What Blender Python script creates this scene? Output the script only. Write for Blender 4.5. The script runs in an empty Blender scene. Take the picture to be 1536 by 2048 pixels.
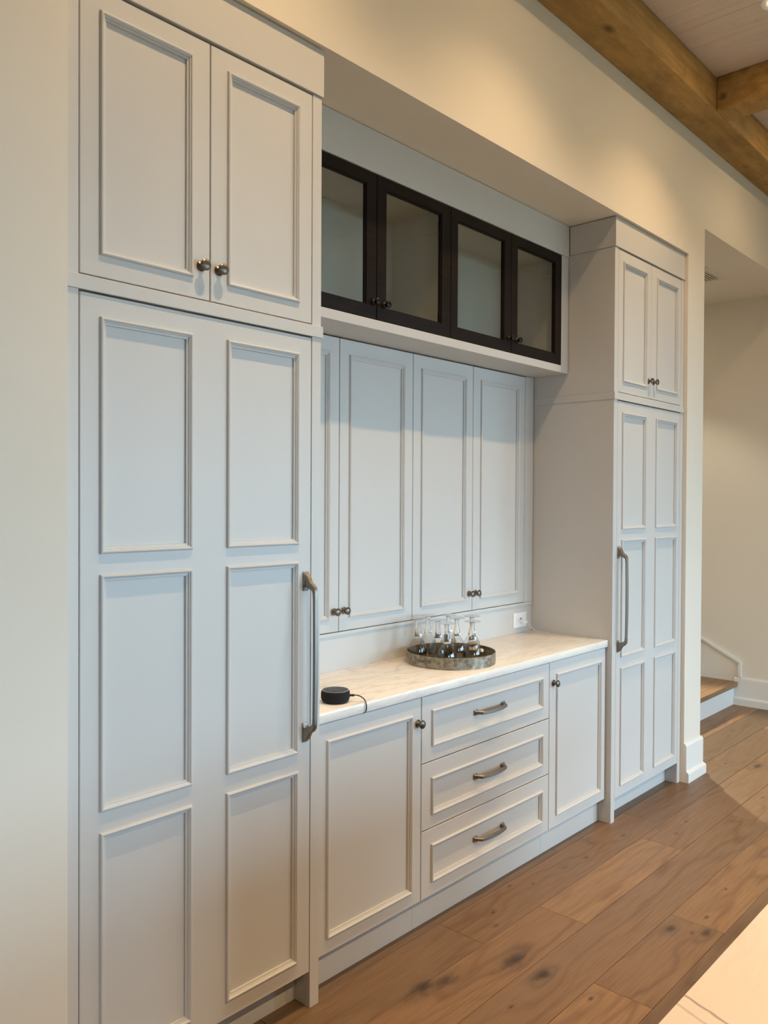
import bpy, bmesh, math, random
from mathutils import Vector, Matrix

scene = bpy.context.scene
COL = scene.collection
# ------------------------------------------------------------------ camera
YAW, PITCH, ROLL = math.radians(42.3046), math.radians(-0.7159), math.radians(0.2810)
FPX, CAMH = 1641.6, 1.5943
fw = Vector((math.cos(YAW) * math.cos(PITCH), math.sin(YAW) * math.cos(PITCH), math.sin(PITCH)))
rt = Vector((math.sin(YAW), -math.cos(YAW), 0.0))
up = rt.cross(fw)
r2 = rt * math.cos(ROLL) + up * math.sin(ROLL)
u2 = -rt * math.sin(ROLL) + up * math.cos(ROLL)
cam_data = bpy.data.cameras.new('camera')
cam = bpy.data.objects.new('camera', cam_data)
COL.objects.link(cam)
cam.matrix_world = Matrix(((r2.x, u2.x, -fw.x, 0), (r2.y, u2.y, -fw.y, 0), (r2.z, u2.z, -fw.z, CAMH), (0, 0, 0, 1)))
cam_data.sensor_fit = 'HORIZONTAL'
cam_data.sensor_width = 36.0
cam_data.lens = 36.0 * FPX / 1536.0
cam_data.clip_start = 0.05
scene.camera = cam
# ------------------------------------------------------------------ world, light, exposure
scene.view_settings.view_transform = 'Standard'
scene.view_settings.look = 'None'
scene.view_settings.gamma = 1.0
scene.view_settings.exposure = 0.04
scene.view_settings.use_curve_mapping = False
world = bpy.data.worlds.new('sky')
scene.world = world
world.use_nodes = True
world.node_tree.nodes['Background'].inputs[0].default_value = (0.50, 0.745, 1.0, 1)   # even overcast sky
world.node_tree.nodes['Background'].inputs[1].default_value = 21.6

WARM = (1.0, 0.675, 0.365)
HALL_COLOR = (1.0, 0.90, 0.68)
SPOT_W = 69.0          # the row of downlights along the cabinet wall
BEAM_W = 66.0         # their narrow hot centre
BEAM_COLOR = (1.0, 0.76, 0.48)
SPOT2_W = 160.0         # the row over the island
HALL_W = 40.0
STAIR_W = 330.0

# the room's windows (front wall, y = -4.6; right wall, x = 6.7): sampling portals for the sky beyond
FRONT_WINDOWS = [(-1.05, 0.2, 0.45, 2.65), (2.5, 3.6, 0.9, 2.65), (4.0, 6.3, 0.10, 2.65)]
RIGHT_WINDOW = (-4.2, -2.0, 0.10, 2.65)


def portal(loc, rot, sx, sy):
    l = bpy.data.lights.new('window_portal', 'AREA')
    l.shape = 'RECTANGLE'; l.size = sx; l.size_y = sy
    l.cycles.is_portal = True
    o = bpy.data.objects.new('window_portal', l); COL.objects.link(o)
    o.location = loc; o.rotation_euler = rot


for a, b, c, d in FRONT_WINDOWS:
    portal(((a + b) / 2, -4.76, (c + d) / 2), (math.radians(90), 0, 0), b - a, d - c)
a, b, c, d = RIGHT_WINDOW
portal((6.86, (a + b) / 2, (c + d) / 2), (math.radians(90), 0, math.radians(90)), b - a, d - c)

# ------------------------------------------------------------------ materials
def new_mat(name):
    m = bpy.data.materials.new(name); m.use_nodes = True
    return m, m.node_tree, m.node_tree.nodes['Principled BSDF']


def lin(r, g, b):
    f = lambda c: c / 12.92 if c <= 0.04045 else ((c + 0.055) / 1.055) ** 2.4
    return (f(r / 255), f(g / 255), f(b / 255), 1)


def N(t, kind, **kw):
    n = t.nodes.new(kind)
    for k, v in kw.items():
        if k.startswith('i_'):
            key = k[2:]
            n.inputs[int(key) if key.isdigit() else key].default_value = v
        else:
            setattr(n, k, v)
    return n


def L(t, a, b): t.links.new(a, b)


def math_node(t, op, a, b=None):
    n = t.nodes.new('ShaderNodeMath'); n.operation = op
    for i, v in enumerate((a, b)):
        if v is None: continue
        if isinstance(v, (int, float)): n.inputs[i].default_value = v
        else: L(t, v, n.inputs[i])
    return n.outputs[0]


def mixc(t, fac, a, b, mode='MIX'):
    n = t.nodes.new('ShaderNodeMix'); n.data_type = 'RGBA'; n.blend_type = mode
    for i, v in ((0, fac), (6, a), (7, b)):
        if isinstance(v, (int, float)): n.inputs[i].default_value = v
        elif isinstance(v, tuple): n.inputs[i].default_value = v
        else: L(t, v, n.inputs[i])
    return n.outputs[2]


def ramp(t, fac, stops):
    n = t.nodes.new('ShaderNodeValToRGB')
    e = n.color_ramp.elements
    while len(e) < len(stops): e.new(0.5)
    for i, (p, c) in enumerate(stops):
        e[i].position = p; e[i].color = c if len(c) == 4 else (*c, 1)
    L(t, fac, n.inputs[0])
    return n.outputs[0]


def bump(t, height, bsdf, strength, dist=0.002):
    n = t.nodes.new('ShaderNodeBump'); n.inputs['Strength'].default_value = strength
    n.inputs['Distance'].default_value = dist
    L(t, height, n.inputs['Height']); L(t, n.outputs[0], bsdf.inputs['Normal'])


def noise(t, vec, scale, detail=3.0, rough=0.5, dist=0.0):
    n = N(t, 'ShaderNodeTexNoise', i_Scale=scale, i_Detail=detail, i_Roughness=rough, i_Distortion=dist)
    L(t, vec, n.inputs['Vector']); return n.outputs['Fac']


def mapped(t, vec, scale=(1, 1, 1), rot=(0, 0, 0), loc=(0, 0, 0)):
    n = N(t, 'ShaderNodeMapping'); n.inputs['Scale'].default_value = scale
    n.inputs['Rotation'].default_value = rot; n.inputs['Location'].default_value = loc
    L(t, vec, n.inputs['Vector']); return n.outputs[0]


def world_pos(t): return N(t, 'ShaderNodeNewGeometry').outputs['Position']


def paint(name, color, rough, bump_s=0.05, scale=180.0, var=0.02):
    m, t, b = new_mat(name)
    p = world_pos(t)
    n1 = noise(t, p, 2.2, 3)
    dark = tuple(c * (1 - var * 2) for c in color[:3]) + (1,)
    L(t, mixc(t, n1, dark, color), b.inputs['Base Color'])
    b.inputs['Roughness'].default_value = rough
    bump(t, noise(t, p, scale, 2), b, bump_s, 0.001)
    return m


CABINET = lin(203, 202, 199)
M_cab = paint('cabinet_paint', CABINET, 0.42, 0.06, 260)
M_wall = paint('wall_paint', lin(226, 219, 205), 0.75, 0.10, 220)
M_wall2 = paint('low_bounce_wall_paint', lin(158, 148, 134), 0.75, 0.10, 220)  # invented tone for the unseen walls, dark to cut bounced light
M_trim = paint('trim_paint', lin(228, 226, 220), 0.45, 0.03, 200)
M_inside = paint('cabinet_inside', lin(206, 203, 196), 0.5, 0.02, 200)
M_dark_gap = paint('shadow_gap', lin(16, 14, 12), 0.8, 0.02, 200)


def metal(name, color, rough, wear=0.0):
    m, t, b = new_mat(name)
    p = world_pos(t)
    n1 = noise(t, p, 90, 4, 0.6)
    c2 = tuple(min(1, c * (1 + wear)) for c in color[:3]) + (1,)
    L(t, mixc(t, n1, color, c2), b.inputs['Base Color'])
    b.inputs['Metallic'].default_value = 1.0
    r = math_node(t, 'ADD', math_node(t, 'MULTIPLY', n1, 0.12), rough)
    L(t, r, b.inputs['Roughness'])
    bump(t, noise(t, p, 900, 2), b, 0.06, 0.0004)
    return m


M_knob = metal('dark_pewter', lin(106, 98, 89), 0.28, 0.3)
M_pull = metal('brushed_pewter', lin(136, 131, 124), 0.40, 0.2)
M_black_metal = metal('black_bronze', lin(44, 40, 38), 0.28, 0.2)


def tray_mat():
    m, t, b = new_mat('galvanised_metal')
    p = world_pos(t)
    v = N(t, 'ShaderNodeTexVoronoi', i_Scale=55.0); 
    n0 = noise(t, p, 30, 4, 0.6, 0.6)
    L(t, mapped(t, p, (1, 1, 1)), v.inputs['Vector'])
    f = math_node(t, 'ADD', math_node(t, 'MULTIPLY', n0, 0.75), math_node(t, 'MULTIPLY', v.outputs['Distance'], 0.5))
    L(t, ramp(t, f, [(0.25, lin(94, 86, 74)), (0.55, lin(134, 125, 110)), (0.85, lin(172, 164, 148))]), b.inputs['Base Color'])
    b.inputs['Metallic'].default_value = 0.5
    L(t, math_node(t, 'ADD', math_node(t, 'MULTIPLY', n0, 0.35), 0.22), b.inputs['Roughness'])
    bump(t, n0, b, 0.25, 0.002)
    return m


M_tray = tray_mat()


def espresso():
    m, t, b = new_mat('espresso_wood')
    p = world_pos(t)
    g = noise(t, mapped(t, p, (3, 3, 40)), 2.0, 5, 0.6)
    L(t, ramp(t, g, [(0.3, lin(12, 7, 5)), (0.7, lin(30, 18, 11))]), b.inputs['Base Color'])
    b.inputs['Roughness'].default_value = 0.36
    b.inputs['Specular IOR Level'].default_value = 0.22
    bump(t, g, b, 0.05, 0.001)
    return m


M_espresso = espresso()

# knots seen in the boards: x, y, radius
KNOTS = [(2.412, 1.575, 0.0750), (2.146, 1.665, 0.0700), (2.06, 1.7, 0.0750), (2.4, 1.45, 0.0500), (2.985, 1.258, 0.0420),
         (3.012, 1.185, 0.0186), (3.045, 1.145, 0.0420), (3.165, 1.19, 0.0136), (2.635, 1.815, 0.0136), (2.562, 1.75, 0.0124),
         (2.865, 1.891, 0.0099), (3.174, 1.812, 0.0124), (3.674, 1.781, 0.0161), (3.871, 1.604, 0.0186), (5.2, 1.66, 0.0550),
         (5.12, 1.82, 0.0186), (4.67, 1.46, 0.0217), (2.18, 1.43, 0.0161), (2.39, 1.265, 0.0136), (2.95, 1.83, 0.0099), (3.33, 1.79, 0.0112),
         (1.6, 1.8, 0.0186), (4.05, 1.63, 0.0124), (3.45, 1.22, 0.0124), (5.6, 1.45, 0.0400), (5.9, 2.05, 0.0186)]


def oak_floor():
    m, t, b = new_mat('oak_floor')
    p = world_pos(t)
    oi = N(t, 'ShaderNodeObjectInfo'); rnd = oi.outputs['Random']
    tn = N(t, 'ShaderNodeSeparateXYZ'); L(t, oi.outputs['Color'], tn.inputs[0]); tone = tn.outputs[0]
    off = N(t, 'ShaderNodeCombineXYZ')
    L(t, math_node(t, 'MULTIPLY', rnd, 41.0), off.inputs[0]); L(t, math_node(t, 'MULTIPLY', rnd, 17.0), off.inputs[1])
    add = N(t, 'ShaderNodeVectorMath', operation='ADD'); L(t, p, add.inputs[0]); L(t, off.outputs[0], add.inputs[1])
    q = add.outputs[0]
    sep = N(t, 'ShaderNodeSeparateXYZ'); L(t, p, sep.inputs[0])
    # knots: smallest normalised distance
    best = None
    for kx, ky, kr in KNOTS:
        dx = math_node(t, 'MULTIPLY', math_node(t, 'SUBTRACT', sep.outputs[0], kx), 0.45 / kr)
        dy = math_node(t, 'MULTIPLY', math_node(t, 'SUBTRACT', sep.outputs[1], ky), 1.0 / kr)
        d = math_node(t, 'SQRT', math_node(t, 'ADD', math_node(t, 'MULTIPLY', dx, dx), math_node(t, 'MULTIPLY', dy, dy)))
        best = d if best is None else math_node(t, 'MINIMUM', best, d)
    kn = noise(t, mapped(t, p, (0.6, 1.3, 1)), 17, 4, 0.55)
    dist = math_node(t, 'ADD', best, math_node(t, 'MULTIPLY', math_node(t, 'SUBTRACT', kn, 0.5), 1.0))
    # grain lines bent around the knots
    warp = noise(t, mapped(t, q, (0.9, 4.0, 1)), 1.5, 2, 0.5)
    bend = math_node(t, 'DIVIDE', 0.9, math_node(t, 'ADD', best, 0.6))
    phase = math_node(t, 'ADD', math_node(t, 'MULTIPLY', warp, 34.0), math_node(t, 'MULTIPLY', bend, 9.0))
    sq = N(t, 'ShaderNodeSeparateXYZ'); L(t, q, sq.inputs[0])
    phase = math_node(t, 'ADD', phase, math_node(t, 'MULTIPLY', sq.outputs[1], 60.0))
    rings = math_node(t, 'ADD', math_node(t, 'MULTIPLY', math_node(t, 'SINE', phase), 0.5), 0.5)
    rings = math_node(t, 'POWER', rings, 3.0)
    fine = noise(t, mapped(t, q, (2.2, 70, 1)), 2.0, 4, 0.65)
    broad = noise(t, mapped(t, q, (0.9, 6, 1)), 1.3, 3, 0.5)
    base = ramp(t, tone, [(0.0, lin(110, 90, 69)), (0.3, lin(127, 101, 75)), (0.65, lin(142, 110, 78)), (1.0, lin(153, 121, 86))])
    c = mixc(t, math_node(t, 'MULTIPLY', math_node(t, 'MULTIPLY', rings, ramp(t, warp, [(0.35, (0.25, 0.25, 0.25)), (0.6, (1, 1, 1))])), 0.52), base, lin(96, 66, 42))
    c = mixc(t, ramp(t, fine, [(0.42, (0, 0, 0)), (0.75, (0.46, 0.46, 0.46))]), c, lin(78, 52, 34))
    c = mixc(t, ramp(t, broad, [(0.45, (0, 0, 0)), (0.8, (0.5, 0.5, 0.5))]), c, lin(120, 98, 78))
    c = mixc(t, ramp(t, dist, [(0.3, (0.38, 0.38, 0.38)), (1.6, (0, 0, 0))]), c, lin(84, 66, 50))
    c = mixc(t, ramp(t, dist, [(0.05, (0.85, 0.85, 0.85)), (0.45, (0, 0, 0))]), c, lin(44, 32, 24))
    L(t, c, b.inputs['Base Color'])
    L(t, math_node(t, 'ADD', math_node(t, 'MULTIPLY', fine, 0.2), 0.36), b.inputs['Roughness'])
    bump(t, fine, b, 0.08, 0.001)
    return m


M_floor = oak_floor()


def beam_mat():
    m, t, b = new_mat('stained_beam_wood')
    p = world_pos(t)
    g = noise(t, mapped(t, p, (1.1, 9, 22)), 1.6, 5, 0.6)
    k = N(t, 'ShaderNodeTexVoronoi', i_Scale=2.6); L(t, mapped(t, p, (0.8, 1.5, 1.5)), k.inputs['Vector'])
    blotch = noise(t, mapped(t, p, (0.6, 1.2, 1.2)), 9, 5, 0.65, 0.4)
    c = ramp(t, g, [(0.25, lin(140, 107, 55)), (0.7, lin(180, 144, 84))])
    c = mixc(t, ramp(t, blotch, [(0.42, (0, 0, 0)), (0.75, (0.6, 0.6, 0.6))]), c, lin(100, 72, 34))
    c = mixc(t, ramp(t, k.outputs['Distance'], [(0.03, (0.75, 0.75, 0.75)), (0.12, (0, 0, 0))]), c, lin(62, 40, 20))
    L(t, c, b.inputs['Base Color']); b.inputs['Roughness'].default_value = 0.7
    bump(t, noise(t, mapped(t, p, (4, 30, 60)), 3, 4), b, 0.35, 0.003)
    return m


M_beam = beam_mat()


def ceiling_mat():
    m, t, b = new_mat('whitewashed_pine')
    p = world_pos(t)
    g = noise(t, mapped(t, p, (26, 1.6, 1)), 1.6, 4, 0.55)
    k = N(t, 'ShaderNodeTexVoronoi', i_Scale=6.0); L(t, mapped(t, p, (1.6, 0.8, 1)), k.inputs['Vector'])
    c = ramp(t, g, [(0.3, lin(198, 182, 168)), (0.7, lin(208, 194, 180))])
    c = mixc(t, ramp(t, k.outputs['Distance'], [(0.03, (0.7, 0.7, 0.7)), (0.09, (0, 0, 0))]), c, lin(96, 78, 66))
    L(t, c, b.inputs['Base Color']); b.inputs['Roughness'].default_value = 0.7
    bump(t, g, b, 0.08, 0.002)
    return m


M_ceiling = ceiling_mat()


def marble():
    m, t, b = new_mat('veined_marble')
    p = world_pos(t)
    w = noise(t, mapped(t, p, (1, 1, 1), (0, 0, 0.5)), 2.2, 5, 0.6)
    v1 = N(t, 'ShaderNodeTexNoise', i_Scale=1.9, i_Detail=6.0, i_Roughness=0.55, i_Distortion=1.1)
    L(t, mapped(t, p, (0.9, 2.0, 3.5), (0.5, 0.4, 0.45)), v1.inputs['Vector'])
    ridge = math_node(t, 'ABSOLUTE', math_node(t, 'SUBTRACT', v1.outputs['Fac'], 0.5))
    v2 = N(t, 'ShaderNodeTexNoise', i_Scale=5.0, i_Detail=5.0, i_Roughness=0.6, i_Distortion=0.8)
    L(t, mapped(t, p, (0.7, 3.6, 5.0), (0.3, 0.3, 0.26)), v2.inputs['Vector'])
    ridge2 = math_node(t, 'ABSOLUTE', math_node(t, 'SUBTRACT', v2.outputs['Fac'], 0.52))
    big = ramp(t, noise(t, p, 1.7, 2), [(0.44, (0, 0, 0)), (0.6, (1, 1, 1))])
    c = mixc(t, math_node(t, 'MULTIPLY', big, ramp(t, ridge, [(0.0, (0.28, 0.28, 0.28)), (0.028, (0, 0, 0))])), lin(240, 236, 229), lin(150, 144, 138))
    c = mixc(t, ramp(t, math_node(t, 'MULTIPLY', ramp(t, ridge2, [(0.0, (1, 1, 1)), (0.05, (0, 0, 0))]),
                                   ramp(t, w, [(0.42, (0, 0, 0)), (0.62, (1, 1, 1))])), [(0, (0, 0, 0)), (1, (0.3, 0.3, 0.3))]), c, lin(160, 154, 150))
    L(t, c, b.inputs['Base Color']); b.inputs['Roughness'].default_value = 0.22
    return m, t, b, c


M_marble = marble()[0]


def island_marble():
    m, t, b, c = marble()
    m.name = 'island_quartz'
    p = world_pos(t)
    sep = N(t, 'ShaderNodeSeparateXYZ'); L(t, p, sep.inputs[0])
    n1 = noise(t, p, 9, 3, 0.5)
    # two thin veins leaving the near edge, running mostly across the slab
    def vein(x0, slope, wid):
        line = math_node(t, 'ADD', math_node(t, 'MULTIPLY', math_node(t, 'SUBTRACT', 0.45, sep.outputs[1]), slope), x0)
        line = math_node(t, 'ADD', line, math_node(t, 'MULTIPLY', math_node(t, 'SUBTRACT', n1, 0.5), 0.03))
        d = math_node(t, 'ABSOLUTE', math_node(t, 'SUBTRACT', sep.outputs[0], line))
        return ramp(t, d, [(0.0, (1, 1, 1)), (wid, (0, 0, 0))])
    col = mixc(t, 0.75, c, lin(238, 226, 219))
    col = mixc(t, math_node(t, 'MULTIPLY', vein(1.116, -0.32, 0.0035), 0.75), col, lin(128, 112, 104))
    col = mixc(t, math_node(t, 'MULTIPLY', vein(1.088, -0.30, 0.0030), 0.45), col, lin(150, 134, 124))
    L(t, col, b.inputs['Base Color'])
    return m


M_island = island_marble()


def simple(name, color, rough, metallic=0.0, bump_scale=None, strength=0.1):
    m, t, b = new_mat(name)
    p = world_pos(t)
    n1 = noise(t, p, 60, 3)
    L(t, mixc(t, n1, tuple(c * 0.92 for c in color[:3]) + (1,), color), b.inputs['Base Color'])
    b.inputs['Roughness'].default_value = rough; b.inputs['Metallic'].default_value = metallic
    if bump_scale: bump(t, noise(t, p, bump_scale, 2), b, strength, 0.0006)
    return m


M_nickel = simple('satin_nickel', lin(208, 200, 188), 0.4, 0.25)
M_fabric = simple('black_fabric', lin(22, 22, 24), 0.9, 0, 1400, 0.8)
M_black = simple('black_plastic', lin(26, 25, 26), 0.38)
M_ring = simple('grey_light_ring', lin(128, 128, 130), 0.35)
M_white = simple('white_plastic', lin(240, 240, 240), 0.35)
M_cordw = simple('white_cord', lin(232, 230, 226), 0.4)
M_slot = simple('dark_slot', lin(34, 32, 32), 0.6)
M_vent = simple('vent_enamel', lin(222, 214, 200), 0.5)
M_ground = simple('outside_ground', lin(70, 76, 52), 0.95)
M_tread = M_floor


def thin_glass(name, tint, ior=1.5, extra=0.0):
    m, t, b = new_mat(name)
    t.nodes.remove(b)
    out = t.nodes['Material Output']
    tr = N(t, 'ShaderNodeBsdfTransparent'); tr.inputs[0].default_value = tint
    gl = N(t, 'ShaderNodeBsdfGlossy'); gl.inputs['Roughness'].default_value = 0.015
    lw = N(t, 'ShaderNodeLayerWeight'); lw.inputs['Blend'].default_value = 0.5
    fres = math_node(t, 'ADD', math_node(t, 'MULTIPLY', math_node(t, 'POWER', lw.outputs['Facing'], 5.0), 0.96), 0.04)
    mx = N(t, 'ShaderNodeMixShader')
    L(t, math_node(t, 'ADD', fres, extra), mx.inputs[0])
    L(t, tr.outputs[0], mx.inputs[1]); L(t, gl.outputs[0], mx.inputs[2]); L(t, mx.outputs[0], out.inputs[0])
    return m


M_pane = thin_glass('cabinet_glass', (0.93, 0.94, 0.92, 1))
M_goblet = thin_glass('goblet_glass', (0.98, 0.985, 0.98, 1), 1.45, 0.02)


def stem_glass():
    m, t, b = new_mat('solid_glass')
    b.inputs['Base Color'].default_value = (0.98, 0.98, 0.97, 1)
    b.inputs['Roughness'].default_value = 0.0
    b.inputs['IOR'].default_value = 1.5
    b.inputs['Transmission Weight'].default_value = 1.0
    return m


M_stem = stem_glass()


def emit(name, color, s):
    m, t, b = new_mat(name)
    b.inputs['Emission Color'].default_value = color; b.inputs['Emission Strength'].default_value = s
    b.inputs['Base Color'].default_value = color
    return m


M_lens = emit('lamp_lens', (1.0, 0.66, 0.30, 1), 3.2)

# ------------------------------------------------------------------ mesh helpers
def thing(name, label, cat, loc, group=None):
    o = bpy.data.objects.new(name, None); COL.objects.link(o)
    o.empty_display_size = 0.05
    o.location = loc; o['label'] = label; o['category'] = cat
    if group: o['group'] = group
    return o


ROOT = {}


def root_loc(parent):
    p = parent
    while p.parent: p = p.parent
    return Vector(p.location)


def obj(name, bm, mat, parent=None, smooth=None, label=None):
    """link a bmesh (world coordinates) as one mesh object under parent"""
    if parent is not None:
        off = root_loc(parent)
        for v in bm.verts: v.co -= off
    me = bpy.data.meshes.new(name)
    bmesh.ops.recalc_face_normals(bm, faces=bm.faces) if smooth != 'keep' else None
    if smooth:
        for f in bm.faces: f.smooth = True
        ang = math.radians(38)
        for e in bm.edges:
            if len(e.link_faces) == 2 and e.calc_face_angle(0) > ang: e.smooth = False
    bm.to_mesh(me); bm.free()
    me.materials.append(mat)
    o = bpy.data.objects.new(name, me); COL.objects.link(o)
    if parent is not None: o.parent = parent
    if label: o['label'] = label
    return o


def tag(o, label, cat, group=None):
    o['label'] = label; o['category'] = cat
    if group: o['group'] = group
    return o


def recenter(o):
    """origin of a one-mesh thing to the middle of its base"""
    vs = [v.co for v in o.data.vertices]
    lo = Vector((min(v.x for v in vs), min(v.y for v in vs), min(v.z for v in vs)))
    hi = Vector((max(v.x for v in vs), max(v.y for v in vs), max(v.z for v in vs)))
    c = Vector(((lo.x + hi.x) / 2, (lo.y + hi.y) / 2, lo.z))
    o.data.transform(Matrix.Translation(-c)); o.location = c
    return o


def struct(name, bm, mat, parent=None, smooth=None):
    o = obj(name, bm, mat, parent, smooth)
    if parent is None: o['kind'] = 'structure'
    return o


def box(bm, x0, x1, y0, y1, z0, z1, bev=0.0):
    vs = [bm.verts.new((x, y, z)) for x in (x0, x1) for y in (y0, y1) for z in (z0, z1)]
    fs = [bm.faces.new([vs[i] for i in q]) for q in
          ((0, 1, 3, 2), (4, 6, 7, 5), (0, 4, 5, 1), (2, 3, 7, 6), (0, 2, 6, 4), (1, 5, 7, 3))]
    if bev:
        es = list({e for f in fs for e in f.edges})
        bmesh.ops.bevel(bm, geom=es, offset=bev, segments=2, affect='EDGES', profile=0.5)
    return bm


def B(x0, x1, y0, y1, z0, z1, bev=0.0): return box(bmesh.new(), x0, x1, y0, y1, z0, z1, bev)


def framed_slab(x0, x1, z0, z1, yf, th, holes, recess, cham=0.0018):
    """door leaf: front face at yf (facing -y) with rectangular holes walled back to yf+recess"""
    bm = bmesh.new()
    c = cham
    xs = sorted({x0 + c, x1 - c} | {h[0] for h in holes} | {h[1] for h in holes})
    zs = sorted({z0 + c, z1 - c} | {h[2] for h in holes} | {h[3] for h in holes})
    vc = {}
    def V(x, y, z):
        k = (round(x, 5), round(y, 5), round(z, 5))
        if k not in vc: vc[k] = bm.verts.new((x, y, z))
        return vc[k]
    def inh(xm, zm): return any(h[0] < xm < h[1] and h[2] < zm < h[3] for h in holes)
    for i in range(len(xs) - 1):
        for j in range(len(zs) - 1):
            xm, zm = (xs[i] + xs[i + 1]) / 2, (zs[j] + zs[j + 1]) / 2
            if inh(xm, zm): continue
            bm.faces.new([V(xs[i], yf, zs[j]), V(xs[i + 1], yf, zs[j]), V(xs[i + 1], yf, zs[j + 1]), V(xs[i], yf, zs[j + 1])])
    for h in holes:
        hx = [x for x in xs if h[0] - 1e-6 <= x <= h[1] + 1e-6]; hz = [z for z in zs if h[2] - 1e-6 <= z <= h[3] + 1e-6]
        for k in range(len(hx) - 1):
            for z in (h[2], h[3]):
                bm.faces.new([V(hx[k], yf, z), V(hx[k + 1], yf, z), V(hx[k + 1], yf + recess, z), V(hx[k], yf + recess, z)])
        for k in range(len(hz) - 1):
            for x in (h[0], h[1]):
                bm.faces.new([V(x, yf, hz[k]), V(x, yf, hz[k + 1]), V(x, yf + recess, hz[k + 1]), V(x, yf + recess, hz[k])])
    def ring(a, b):
        # a, b : lists of 4 corner (x,y,z)
        for k in range(4):
            bm.faces.new([bm.verts.new(p) for p in (a[k], a[(k + 1) % 4], b[(k + 1) % 4], b[k])])
    r0 = [(x0 + c, yf, z0 + c), (x1 - c, yf, z0 + c), (x1 - c, yf, z1 - c), (x0 + c, yf, z1 - c)]
    r1 = [(x0, yf + c, z0), (x1, yf + c, z0), (x1, yf + c, z1), (x0, yf + c, z1)]
    r3 = [(x0, yf + th, z0), (x1, yf + th, z0), (x1, yf + th, z1), (x0, yf + th, z1)]
    ring(r0, r1); ring(r1, r3)
    return bm


# moulding section: distance inwards from the outer edge, height towards the room
PROFILE = [(0, 0), (0.0005, 0.0045), (0.002, 0.0072), (0.005, 0.0084), (0.008, 0.0072), (0.0098, 0.0040),
           (0.0120, 0.0034), (0.0124, -0.0004), (0.0182, -0.0014), (0.0186, -0.0068)]
RECESS = 0.0072
HOLE = 0.0150


def moulding(x0, x1, z0, z1, yf, prof=PROFILE):
    bm = bmesh.new()
    loops = []
    for d, h in prof:
        loops.append([bm.verts.new(p) for p in ((x0 + d, yf - h, z0 + d), (x1 - d, yf - h, z0 + d), (x1 - d, yf - h, z1 - d), (x0 + d, yf - h, z1 - d))])
    for a, b in zip(loops, loops[1:]):
        for k in range(4):
            bm.faces.new([a[k], a[(k + 1) % 4], b[(k + 1) % 4], b[k]])
    return bm


def lathe(bm, prof, origin, axis='z', seg=28, cap=True):
    """prof: (radius, height) along axis; axis '-y' points towards the room"""
    o = Vector(origin)
    rings = []
    for r, h in prof:
        ring = []
        if r < 1e-6:
            p = {'z': Vector((0, 0, h)), '-y': Vector((0, -h, 0)), '-z': Vector((0, 0, -h))}[axis]
            ring = [bm.verts.new(o + p)]
        else:
            for k in range(seg):
                a = 2 * math.pi * k / seg
                c, s = r * math.cos(a), r * math.sin(a)
                p = {'z': Vector((c, s, h)), '-y': Vector((c, -h, s)), '-z': Vector((c, s, -h))}[axis]
                ring.append(bm.verts.new(o + p))
        rings.append(ring)
    for a, b in zip(rings, rings[1:]):
        if len(a) == 1 and len(b) == 1: continue
        for k in range(seg):
            k2 = (k + 1) % seg
            if len(a) == 1: bm.faces.new([a[0], b[k], b[k2]])
            elif len(b) == 1: bm.faces.new([a[k], a[k2], b[0]])
            else: bm.faces.new([a[k], a[k2], b[k2], b[k]])
    if cap:
        for ring in (rings[0], rings[-1]):
            if len(ring) > 2: bm.faces.new(ring)
    return bm


def tube(bm, pts, r, seg=8):
    pts = [Vector(p) for p in pts]
    prev = None
    for i, p in enumerate(pts):
        t = (pts[min(i + 1, len(pts) - 1)] - pts[max(i - 1, 0)]).normalized()
        a = t.cross(Vector((0, 0, 1)))
        if a.length < 0.05: a = t.cross(Vector((0, 1, 0)))
        a.normalize(); b = t.cross(a)
        ring = [bm.verts.new(p + r * (math.cos(2 * math.pi * k / seg) * a + math.sin(2 * math.pi * k / seg) * b)) for k in range(seg)]
        if prev:
            # choose the best rotational match
            best = min(range(seg), key=lambda s: (prev[0].co - ring[s].co).length)
            ring = ring[best:] + ring[:best]
            if (prev[1].co - ring[1].co).length > (prev[1].co - ring[-1].co).length: ring = [ring[0]] + ring[:0:-1]
            for k in range(seg): bm.faces.new([prev[k], prev[(k + 1) % seg], ring[(k + 1) % seg], ring[k]])
        else: bm.faces.new(ring)
        prev = ring
    bm.faces.new(prev)
    return bm


def smooth_path(pts, n=8):
    out = []
    P = [Vector(p) for p in pts]
    P = [2 * P[0] - P[1]] + P + [2 * P[-1] - P[-2]]
    for i in range(1, len(P) - 2):
        for k in range(n):
            u = k / n
            out.append(0.5 * ((2 * P[i]) + (P[i + 1] - P[i - 1]) * u + (2 * P[i - 1] - 5 * P[i] + 4 * P[i + 1] - P[i + 2]) * u * u
                              + (3 * P[i] - P[i - 1] - 3 * P[i + 1] + P[i + 2]) * u ** 3))
    out.append(P[-2])
    return out


# ------------------------------------------------------------------ hardware
def knob(parent, x, z, yf, mat, r=0.0158):
    k = r / 0.0158
    prof = [(0.0, 0.0), (0.0140, 0.0), (0.0146, 0.0012), (0.0135, 0.0030), (0.0090, 0.0048), (0.0066, 0.0075), (0.0060, 0.0115),
            (0.0072, 0.0150), (0.0118, 0.0172), (0.0150, 0.0196), (0.0158, 0.0225), (0.0150, 0.0258), (0.0122, 0.0280), (0.0075, 0.0294), (0.0, 0.0300)]
    bm = lathe(bmesh.new(), [(a * k, h * k) for a, h in prof], (x, yf, z), '-y', 24)
    return obj('knob', bm, mat, parent, smooth=True)


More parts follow.
